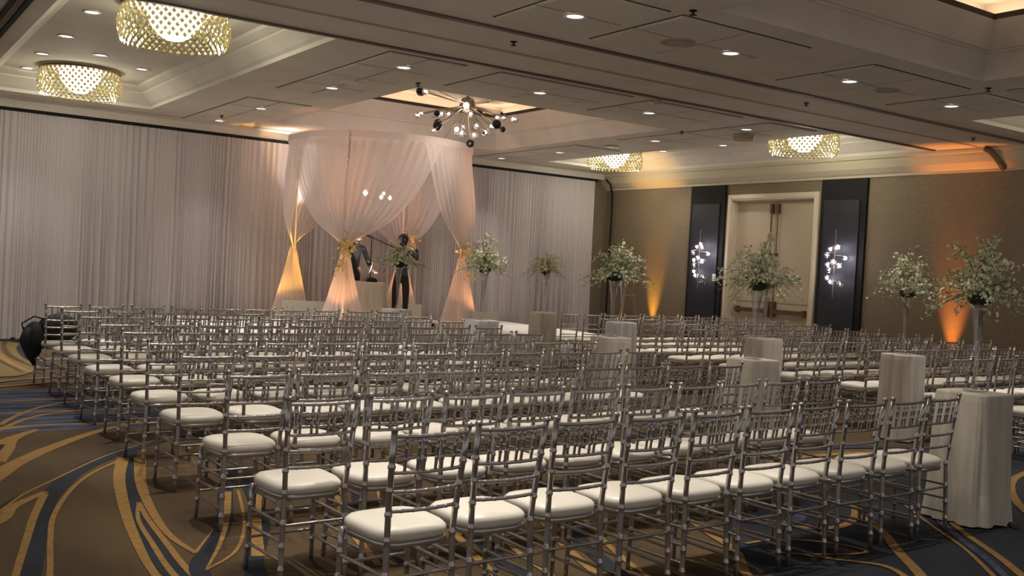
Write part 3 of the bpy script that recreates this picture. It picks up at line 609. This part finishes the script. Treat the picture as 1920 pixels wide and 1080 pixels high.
# amber wall uplights
for x, y, e, l, c in ((14.60, 16.15, 1.0, 'left of the navy panels', (1.0, .46, .04)), (14.58, 9.15, 1.15, 'right of the navy panels', (1.0, .30, .05)), ):
    t = empty('wall_uplight', (x, y, 0)); tag(t, 'small black floor uplight at the right wall ' + l, 'spotlight', 'amber uplights along the wall')
    m = MB(); m.lathe([(.001, .002), (.07, .002), (.07, .16), (.06, .16), (.06, .14)], 16); m.build('can', M['black'], t); m = MB(); m.lathe([(.001, .141), (.06, .141)], 16); m.build('lens', M['amberlens'], t)
    light('uplight_lamp', 'SPOT', (x, y, .18), K_AMBER * e, c, .03, (x + .10, y, 3.0), 34, 1.0)
# round table, mic stand, things on the table
def cloth_table(name, r, h, label, n=64, loc=(0, 0, 0), group=None, sd=1, m_='cloth', square=False):
    t = empty(name, loc); tag(t, label, 'table', group)
    rnd = random.Random(sd); m = MB(); v = []; f = []; prof = [(0, h), (.55, h), (.97, h), (1.0, h - .008), (1.02, h - .05), (1.04, h * .6), (1.06, h * .25), (1.14, .015)]
    folds = [rnd.uniform(-1, 1) for _ in range(n)]; ph = rnd.random() * 6
    for k, (s, z) in enumerate(prof):
        for i in range(n):
            a = 2 * PI * i / n; rr = r * s
            if square: c, s2 = abs(math.cos(a)), abs(math.sin(a)); sq = 1 / max((c ** 6 + s2 ** 6) ** (1 / 6), .01); rr *= sq * .88
            if z < h - .03: rr += (h - z) / h * r * (.10 * math.sin(a * 9 + ph) + .05 * folds[i] + .04 * math.sin(17 * a))
            v.append((rr * math.cos(a), rr * math.sin(a), z))
    for k in range(1, len(prof) - 1):
        for i in range(n): f.append((k * n + i, k * n + (i + 1) % n, (k + 1) * n + (i + 1) % n, (k + 1) * n + i))
    c0 = [(x, y, z) for (x, y, z) in v[n:2 * n]]
    f.append(tuple(range(n, 2 * n))); m.add(v, f); m.build('tablecloth', M[m_], t, False)
    m = MB(); m.lathe([(.001, h - .03), (r * .8, h - .03), (r * .8, h - .006), (.001, h - .006)], 24); m.lathe([(.03, .03), (.03, h - .03)], 10); m.lathe([(.001, .005), (r * .6, .005), (r * .6, .03), (.03, .04)], 20); m.build('table_frame', M['black'], t)
    return t
cloth_table('round_table', .44, .76, 'small round table with grey white cloth under the canopy', 72, (7.56, 15.74, ZS + .001), sd=9)
m = MB(); m.lathe([(.001, 0), (.10, 0), (.10, .01), (.085, .05), (.03, .075), (.001, .078)], 20); o = m.build('dark_dish', M['black'], smooth=True); o.location = (7.74, 15.64, ZS + .762); tag(o, 'black domed dish on the round table under the canopy', 'dish')
m = MB(); m.lathe([(.001, 0), (.055, 0), (.07, .08), (.066, .20), (.06, .20), (.055, .02)], 16); m.tube([(.068, 0, .17), (.12, 0, .30), (.10, 0, .42)], .008, 6); o = m.build('basket', M['apron'], smooth=True); o.location = (7.72, 15.86, ZS + .762); tag(o, 'pale vase with a curved handle standing on the round table', 'vase')
ms = empty('microphone_stand', (8.12, 16.5, ZS)); tag(ms, 'black boom microphone stand behind the round table', 'stand')
m = MB(); m.tube([(0, 0, .02), (0, 0, 1.52)], .010, 6); m.build('pole', M['black'], ms)
for k in range(3): m = MB(); a = k * 2.09; m.tube([(0, 0, .28), (.30 * math.cos(a), .30 * math.sin(a), .01)], .008, 6); m.build('leg', M['black'], ms)
m = MB(); m.tube([(-.12, .04, 1.60), (.42, -.16, 1.38)], .011, 6); m.build('boom', M['black'], ms); m = MB(); m.tube([(-.12, .04, 1.60), (.02, 0, 1.54)], .02, 8); m.ball((.46, -.175, 1.365), .035, 10, 8); m.build('microphone', M['black'], ms, True)
# ------------------------------------------------------------------ people
def skinned(verts, edges, radii, rootv, name, parent, mats, pick):
    me = bpy.data.meshes.new(name + '_cage'); me.from_pydata(verts, edges, []); ob = bpy.data.objects.new('cage', me); COL.objects.link(ob)
    md = ob.modifiers.new('s', 'SKIN')
    for i, r in enumerate(radii):
        me.skin_vertices[0].data[i].radius = (r, r) if not hasattr(r, '__len__') else r
        me.skin_vertices[0].data[i].use_root = (i == rootv)
    md.branch_smoothing = .6
    sb = ob.modifiers.new('b', 'SUBSURF'); sb.levels = 2; sb.render_levels = 2
    bpy.context.view_layer.update()
    nm = bpy.data.meshes.new_from_object(ob.evaluated_get(bpy.context.evaluated_depsgraph_get())); nm.name = name
    bpy.data.objects.remove(ob); nm.materials.clear()
    for x in mats: nm.materials.append(x)
    for p in nm.polygons: p.material_index = pick(p.center); p.use_smooth = True
    o = bpy.data.objects.new(name, nm); COL.objects.link(o); o.parent = parent; return o
def person(loc, rz, label, sc_, handL, handR, mats, lean=.0, headdrop=0.0):
    t = empty('person', loc, rz); t.scale = (sc_,) * 3; tag(t, label, 'person')
    V = []; E = []; Rr = []
    def n(p, r, par=None):
        V.append(p); Rr.append(r)
        if par is not None: E.append((par, len(V) - 1))
        return len(V) - 1
    L = lean
    pel = n((0, 0, .93), (.145, .105)); bel = n((0, L * .2, 1.06), (.13, .095), pel); ch = n((0, L * .6, 1.27), (.155, .105), bel); up = n((0, L * .9, 1.40), (.12, .085), ch); nk = n((0, L, 1.49), .052, up)
    hb = n((0, L + .02 - headdrop * .1, 1.555), (.062, .07), nk); hm = n((0, L + .035, 1.63 - headdrop * .3), (.078, .092), hb); ht = n((0, L + .03, 1.70 - headdrop * .3), (.06, .072), hm)
    for s, hand in ((-1, handL), (1, handR)):
        hp = n((s * .09, 0, .88), .09, pel); kn = n((s * .10, .015, .49), .058, hp); ca = n((s * .10, -.01, .33), .054, kn); an = n((s * .105, -.01, .09), .038, ca); n((s * .11, .11, .035), (.04, .028), an)
        sh = n((s * .175, L * .85, 1.385), .055, up); hnd = Vector(hand); shv = Vector(V[sh]); mid = (shv + hnd) / 2; d = (hnd - shv).length; bend = math.sqrt(max(0, .29 ** 2 - (d / 2) ** 2)); el = mid + Vector((s * .35, -.2, -1)).normalized() * bend
        e = n(tuple(el), .042, sh); fa = n(tuple(el.lerp(hnd, .35)), .038, e); wr_ = n(tuple(el.lerp(hnd, .86)), .025, fa); dr_ = (hnd - el).normalized(); pm = n(tuple(hnd + dr_ * .03), (.036, .020), wr_)
        sd_ = dr_.cross(Vector((0, 0, 1))).normalized()
        for k in range(4):
            o = sd_ * (.027 - .018 * k); b = hnd + dr_ * .065 + o; f1 = n(tuple(b), .0095, pm); f2 = n(tuple(b + dr_ * (.035 + .004 * (k in (1, 2))) + Vector((0, 0, -.008))), .0085, f1); n(tuple(b + dr_ * .055 + Vector((0, 0, -.028))), .007, f2)
        th = n(tuple(hnd + sd_ * .035 + dr_ * .02), .010, pm); n(tuple(hnd + sd_ * .05 + dr_ * .055), .0085, th)
    def pick(c):
        if c.z > 1.475 and abs(c.x) < .12: return 2
        for h, o in ((Vector(handL), -1), (Vector(handR), 1)):
            if (c - h).length < .13: return 2
        if c.z < .06: return 3
        if c.z < .95 and abs(c.x) < .24: return 0
        return 1
    body = skinned(V, E, Rr, 0, 'body', t, mats, pick)
    hc = Vector(V[hm]) + Vector((0, -.015, .03)); m = MB(); m.ball(hc + Vector((0, 0, .0)), .098, 16, 12, 1, 1.08, 1.05); m.ball(hc + Vector((0, -.03, -.07)), .075, 12, 8, 1, .9, 1.2)
    mm = m.build('hair', M['hair'], t, True)
    # cut the hair away from the face side
    fc = Vector(V[hm]); 
    for vtx in mm.data.vertices:
        if vtx.co.y > fc.y + .035 and vtx.co.z < fc.z + .06: vtx.co.y = fc.y + .03; vtx.co.x *= .95
    f_ = fc + Vector((0, .088, 0)); m = MB(); m.ball(f_ + Vector((0, .012, -.015)), .014, 8, 6, .8, 1.2, 1.5); m.build('nose', M['skin'], t, True)
    for s in (-1, 1):
        m = MB(); m.ball(f_ + Vector((s * .03, -.008, .01)), .009, 8, 6); m.build('eye', M['black'], t, True); m = MB(); m.ball(fc + Vector((s * .08, 0, -.005)), .02, 8, 6, .4, 1, 1.4); m.build('ear', M['skin'], t, True)
    m = MB(); m.ball(f_ + Vector((0, 0, -.048)), .018, 8, 6, 1.2, .4, .35); m.build('mouth', M['brass'], t, True)
    return t
person((8.18, 15.40, ZS), -.55, 'person in grey shirt and dark jeans reaching up to the flowers, back turned', .94, (-.12, .30, 1.52), (.22, .34, 1.56), [M['jeans'], M['greyshirt'], M['skin'], M['black']], .04, .1)
person((7.74, 16.42, ZS), -2.95, 'person in black standing behind the front canopy drape at the round table', .97, (-.16, .42, 1.0), (.10, .40, .92), [M['blackcloth'], M['blackcloth'], M['skin'], M['black']], .06, .2)
# ------------------------------------------------------------------ pedestals, vases, orchids
def orchids(loc, label, sd, rad=.36, hgt=.34, green=.25, n=64):
    rnd = random.Random(sd); t = empty('orchid_bouquet', loc, rnd.uniform(0, 6)); tag(t, label, 'flowers', 'tall orchid bouquets lining the aisle')
    m = MB(); m.ball((0, 0, .02), .085, 14, 8, 1, 1, .6); m.build('moss_ball', M['bowl'], t, True)
    st_, bl, lf = MB(), MB(), MB()
    for k in range(n):
        a = 2 * PI * k / n * 2.399 * 5; e = rnd.random() ** .75; L = rad * rnd.uniform(.7, 1.4)
        hor = L * (.35 + .65 * e) if k % 3 else L * 1.1 * e; H = hgt * (1.08 - e) * rnd.uniform(.55, 1.3) ; drop = rnd.uniform(0, .20) * e
        pts = []
        for j in range(7):
            s = j / 6; pts.append(Vector((math.cos(a) * hor * s, math.sin(a) * hor * s, .04 + H * math.sin(s * PI * .62) - drop * s * s * 1.2)))
        st_.tube(pts, .0025, 4, False)
        isg = rnd.random() < green * .7
        for j in range(15):
            s = .28 + .72 * j / 14; i0 = min(int(s * 6), 5); p = pts[i0].lerp(pts[i0 + 1], s * 6 - i0) + Vector((rnd.gauss(0, .02), rnd.gauss(0, .02), rnd.gauss(0, .016)))
            if isg or rnd.random() < .15: leafq(lf, p, (rnd.uniform(-1, 1), rnd.uniform(-1, 1), rnd.uniform(-.5, 1)), rnd.uniform(.03, .06), .008)
            if not isg: blossom(bl, p, rnd.uniform(.013, .023) * (1.15 - .4 * s), rnd)
    st_.build('stems', M['twig'], t)['kind'] = 'stuff'; stuff(bl.build('blossoms', M['petal'], t)); stuff(lf.build('leaves', M['leaf'], t))
    return t
VH = .62
vm = [(.001, .004), (.075, .004), (.078, .012), (.03, .022), (.013, .05), (.012, .12), (.018, .25), (.03, .42), (.048, .56), (.064, VH), (.058, VH), (.042, .56), (.024, .42), (.012, .27)]
vase0 = None
PED = [(6.60, 3.90, 'nearest table at right, by the front row end', 'L'), (6.74, 6.05, 'left side of the aisle, beside the third row', 'L'), (7.0, 8.30, 'left side of the aisle, at mid length', 'L'), (6.9, 10.75, 'left side of the aisle, towards the stage', 'L'), (6.78, 12.85, 'left of the aisle, nearest the standing person', 'L'),
       (9.37, 6.35, 'right side of the aisle, nearest one', 'R'), (9.42, 8.30, 'right side of the aisle, second from the front', 'R'), (9.36, 10.9, 'right side of the aisle, before the wall corner', 'R'), (9.48, 12.95, 'right side of the aisle, nearest the stage', 'R')]
for k, (x, y, s, side) in enumerate(PED):
    H = .90
    cloth_table('draped_pedestal', .20 if k else .225, H, 'pale draped pedestal, ' + s, 60, (x, y, 0), 'draped pedestal tables along the aisle', 40 + k, 'cloth' if k not in (3, 7, 4) else 'cloth2', True)
    if vase0 is None:
        m = MB(); m.lathe(vm, 24); vase0 = m.build('trumpet_vase', M['glass'], smooth=True); v_ = vase0
    else: v_ = vase0.copy(); COL.objects.link(v_)
    v_.location = (x, y, H); tag(v_, 'clear trumpet vase on a pedestal, ' + s, 'vase', 'trumpet vases on the pedestals')
    orchids((x, y, H + VH + .005), 'white orchid bouquet on its tall vase, ' + s, 60 + k, (.36, .36, .30, .34, .36, .33, .36, .36, .30)[k], (.40, .40, .33, .34, .27, .36, .30, .42, .34)[k], (.25, .4, .45, .35, .2, .15, .35, .5, .12)[k])
# ------------------------------------------------------------------ easel behind
ea = empty('easel', (10.7, 14.6, 0)) if False else empty('easel', (11.95, 13.75, 0)); tag(ea, 'wooden tripod easel standing behind the far seating near the corner', 'easel')
for nm, p, q in (('leg', (-.30, -.05, 0), (-.04, 0, 1.62)), ('leg', (.30, -.05, 0), (.04, 0, 1.62)), ('leg', (0, .45, 0), (0, .02, 1.55)), ('shelf', (-.24, -.07, .75), (.24, -.07, .75)), ('cross_bar', (-.13, -.04, 1.2), (.13, -.04, 1.2))):
    MB().tube([p, q], .014, 6).build(nm, M['wood'], ea)
# ------------------------------------------------------------------ chairs
ZSEAT = .44
def ringed(pts_fn, L, r0, r1, rings, n=8):
    """bamboo turned rod: list of (t, radius)"""
    out = [(0, r0)]
    for t in rings:
        for dt, k in ((-.026 / L, 1.0), (-.010 / L, 1.0), (-.005 / L, 1.26), (.005 / L, 1.26), (.010 / L, 1.0), (.026 / L, 1.0)): out.append((t + dt, (r0 + (r1 - r0) * t) * k))
    out.append((1, r1)); out.sort(); return [pts_fn(t) for t, _ in out], [r for _, r in out]
def lerp(a, b, t): return tuple(a[i] + (b[i] - a[i]) * t for i in range(3))
def post_pt(s):
    def fn(t):
        z = t * .905
        y = -.185 - .018 * (1 - min(z / .45, 1)) - (.050 * ((z - .45) / .45) ** 1.3 if z > .45 else 0)
        x = .160 + (.022 * (z - .45) / .45 if z > .45 else .012 * (.45 - z) / .45)
        return (s * x, y, z)
    return fn
def rail_pts(z, bow=.012, n=7):
    a, b = post_pt(-1)(z / .905), post_pt(1)(z / .905); out = []
    for i in range(n): t = i / (n - 1); p = lerp(a, b, t); out.append((p[0], p[1] - bow * 4 * t * (1 - t), p[2] - bow * 1.1 * t * (1 - t)))
    return out
def bumps(pts, r):
    P = []; Q = []
    for i in range(len(pts) - 1):
        for t, k in ((0, 1.2), (.10, 1), (.25, 1), (.75, 1), (.90, 1)): P.append(lerp(pts[i], pts[i + 1], t)); Q.append(r * k)
    P.append(pts[-1]); Q.append(r * 1.2); return P, Q
def cushion_mesh():
    m = MB(); NU = 10; prof = [(.93, -.004), (.985, .008), (1.0, .022), (.985, .036), (.92, .048), (.75, .057), (.45, .062), (.0, .064)]; n = 28; v = []; f = []
    for s, z in prof:
        for k in range(n):
            a = 2 * PI * k / n; c, s2 = math.cos(a), math.sin(a); q = 1 / ((abs(c) ** 4 + abs(s2) ** 4) ** .25); x = c * q; y = s2 * q
            wx = .178 + .018 * (y + 1) / 2; v.append((x * wx * s, .002 + y * .188 * s, ZSEAT + z))
    for i in range(len(prof) - 2):
        for k in range(n): f.append((i * n + k, i * n + (k + 1) % n, (i + 1) * n + (k + 1) % n, (i + 1) * n + k))
    f.append(tuple((len(prof) - 2) * n + k for k in range(n))); f.append(tuple(range(n))[::-1]); m.add(v, f); return m
def frame_mesh():
    m = MB(); n = 24; v = []; f = []
    for s, z in ((.90, -.03), (.98, -.026), (.99, -.004), (.95, 0), (.2, 0)):
        for k in range(n):
            a = 2 * PI * k / n; c, s2 = math.cos(a), math.sin(a); q = 1 / ((abs(c) ** 5 + abs(s2) ** 5) ** .2); x = c * q; y = s2 * q
            v.append((x * (.172 + .018 * (y + 1) / 2) * s, .0 + y * .186 * s, ZSEAT - .002 + z))
    for i in range(4):
        for k in range(n): f.append((i * n + k, i * n + (k + 1) % n, (i + 1) * n + (k + 1) % n, (i + 1) * n + k))
    f.append(tuple(range(n))[::-1]); m.add(v, f); return m
def rear_leg(s):
    P, Q = ringed(post_pt(s), .905, .0135, .0135, (.10, .22, .34, .50, .62, .73, .84)); m = MB(); m.tube(P, Q, 8); p = post_pt(s)(1.0); m.lathe([(.0135, 0), (.017, .006), (.017, .014), (.011, .020), (.001, .022)], 8, p); return m
def front_leg(s):
    def fn(t): return (s * (.170 + .010 * (1 - t)), .165 + .012 * (1 - t), t * (ZSEAT - .01))
    P, Q = ringed(fn, .43, .011, .0145, (.25, .5, .75)); m = MB(); m.tube(P, Q, 8); return m
SP = [(-.115 + .23 * k / 5) for k in range(6)]
def spindle(x):
    m = MB(); a = lerp(rail_pts(.885)[0], rail_pts(.885)[-1], (x + .18) / .36); b = lerp(rail_pts(.735)[0], rail_pts(.735)[-1], (x * .94 + .175) / .35)
    pa = Vector(rail_pts(.885, .012, 13)[int(round((x + .18) / .36 * 12))]); pb = Vector(rail_pts(.735, .012, 13)[int(round((x + .18) / .36 * 12))]); 
    P, Q = ringed(lambda t: tuple(pb.lerp(pa, t)), .15, .0068, .0068, (.35, .65)); m.tube(P, Q, 6); return m
def rails(): return [MB().tube(*bumps(rail_pts(z), r), 8) for z, r in ((.885, .0095), (.735, .0085), (.655, .0085), (.575, .0085))]
def stretchers():
    out = []
    def st(a, b): out.append(MB().tube(*bumps([lerp(a, b, t) for t in (0, .5, 1)], .0075), 6))
    for z in (.16, .27): st((-.176, .170, z), (.176, .170, z))
    for z in (.30,): st((-.165, -.195, z), (.165, -.195, z))
    for s in (-1, 1):
        for z in (.13, .22, .31): st((s * .176, .170, z), (s * .167, -.193, z))
    return out
def join(ms):
    m = MB()
    for x in ms: m.add(x.v, x.f)
    return m
GRP = {'L': 'silver chiavari chairs of the left block', 'R': 'silver chiavari chairs of the right block'}
near = empty('chiavari_chair', (0, 0, 0)); 
stf = frame_mesh().build('seat_frame', M['chair'], near, True); cushion_mesh().build('cushion', M['cushion'], near, True)
for s in (-1, 1): rear_leg(s).build('leg', M['chair'], near, True); front_leg(s).build('leg', M['chair'], near, True)
for r in rails(): r.build('back_rail', M['chair'], near, True)
for x in SP: spindle(x).build('spindle', M['chair'], near, True)
for s_ in stretchers(): s_.build('stretcher', M['chair'], near, True)
far = empty('chiavari_chair', (0, 0, 0))
for ch in near.children:
    if ch.name.split('.')[0] in ('seat_frame', 'cushion', 'leg'): c = ch.copy(); COL.objects.link(c); c.parent = far
join(rails() + [spindle(x) for x in SP]).build('backrest', M['chair'], far, True); join(stretchers()).build('stretchers', M['chair'], far, True)
ORD = ['first', 'second', 'third', 'fourth', 'fifth', 'sixth', 'seventh', 'eighth', 'ninth', 'tenth']
used = {'near': False, 'far': False}
def put(kind, top, rz, label, grp):
    src = near if kind == 'near' else far
    if not used[kind]: o = src; used[kind] = True
    else:
        o = src.copy(); COL.objects.link(o)
        for ch in PARTS[kind]: c = ch.copy(); COL.objects.link(c); c.parent = o
    dx, dy = .235 * math.sin(-rz), .235 * math.cos(rz)
    o.location = (top[0] + dx, top[1] + dy, 0.0); o.rotation_euler.z = rz; tag(o, label, 'chair', GRP[grp])
PARTS = {'near': list(near.children), 'far': list(far.children)}
LROWS = [((1.87, 3.53), (6.15, 3.74)), ((1.797, 4.44), (6.10, 4.655)), ((1.857, 5.488), (6.161, 5.66)), ((1.893, 6.545), (6.28, 6.78)), ((1.928, 7.445), (6.32, 7.70)), ((1.967, 8.42), (6.36, 8.66)), ((1.958, 9.237), (6.38, 9.52)), ((1.984, 10.213), (6.44, 10.46)), ((1.975, 11.02), (6.46, 11.27)), ((1.953, 11.85), (6.48, 12.18))]
rj = random.Random(8)
for r, (a, b) in enumerate(LROWS):
    A, B = Vector(a), Vector(b); d = (B - A).normalized(); rz = math.atan2(d.y, d.x); W = (B - A).length - .37
    for k in range(10):
        p = A + d * (.185 + W * k / 9 + (rj.uniform(-.008, .008) if 0 < k < 9 else 0)); 
        p = p + Vector((-d.y, d.x)) * rj.uniform(-.02, .02)
        rown = ('nearest row', 'second row', 'third row', 'fourth row', 'fifth row', 'sixth row', 'seventh row', 'eighth row', 'ninth row', 'last row')[r]
        col = 'at the left end of the ' if k == 0 else 'at the aisle end of the ' if k == 9 else ORD[k] + ' from the left in the '
        lab = 'silver ivory-padded chair ' + col + rown + ', left block'
        put('near' if r < 4 else 'far', p, rz + rj.uniform(-.025, .025), lab, 'L')
for r in range(10):
    y0 = 3.95 + .97 * r; x0 = 9.52 if r in (2, 3, 4) else 9.46 + .02 * r
    d = Vector((1, .045)).normalized(); rz = .045
    for k in range(10):
        p = Vector((x0, y0)) + d * (.2 + .452 * k + rj.uniform(-.008, .008)) + Vector((-d.y, d.x)) * rj.uniform(-.02, .02)
        # skip the seats that fall outside the picture on the right
        c = R @ Vector((p.x, p.y, .5 - 1.58)); px = 960 + FPX * c[0] / c[2]
        if px > 2050: continue
        lab = 'silver ivory-padded chair ' + ('at the aisle end of the ' if k == 0 else 'at the wall end of the ' if k == 9 else ORD[k] + ' from the aisle in the ') + ('nearest' if r == 0 else 'farthest' if r == 9 else ORD[r]) + ' row, right block'
        put('far', p, rz + rj.uniform(-.02, .02), lab, 'R')
# ------------------------------------------------------------------ black jacket and bag on the far left chair
bg = empty('jacket_and_bag', (2.12, 12.1, ZSEAT + .06)); tag(bg, 'black jacket and backpack heaped on the left end chair of the last row', 'bag')
rnd = random.Random(5)
def lump(c, r, sx, sy, sz, sd):
    m = MB(); m.ball((0, 0, 0), r, 24, 16, sx, sy, sz); rr = random.Random(sd); ph = [rr.uniform(0, 6) for _ in range(6)]
    m.v = [(c[0] + x * (1 + .07 * math.sin(8 * z + 5 * y + ph[0]) + .05 * math.sin(23 * z + 9 * y + ph[1])), c[1] + y * (1 + .10 * math.sin(15 * x + ph[2])), c[2] + z * (1 + .10 * math.sin(13 * x + 11 * y + ph[3]))) for x, y, z in m.v]; return m
lump((.02, .0, .13), .17, 1.25, .75, .90, 1).build('backpack', M['blackcloth'], bg, True)
lump((-.24, -.02, .0), .13, .9, .8, 1.5, 2).build('hanging_jacket', M['blackcloth'], bg, True)
m = MB(); m.tube([(-.30, -.05, .14), (-.32, -.05, .0), (-.27, -.05, -.16), (-.22, -.05, -.28)], [.04, .07, .05, .015], 10); m.build('sleeve', M['blackcloth'], bg, True)
m = MB(); m.tube([(-.10, -.02, .22), (-.24, -.02, .26), (-.36, -.02, .18), (-.33, -.02, .06)], .010, 6); m.build('strap', M['blackcloth'], bg, True)
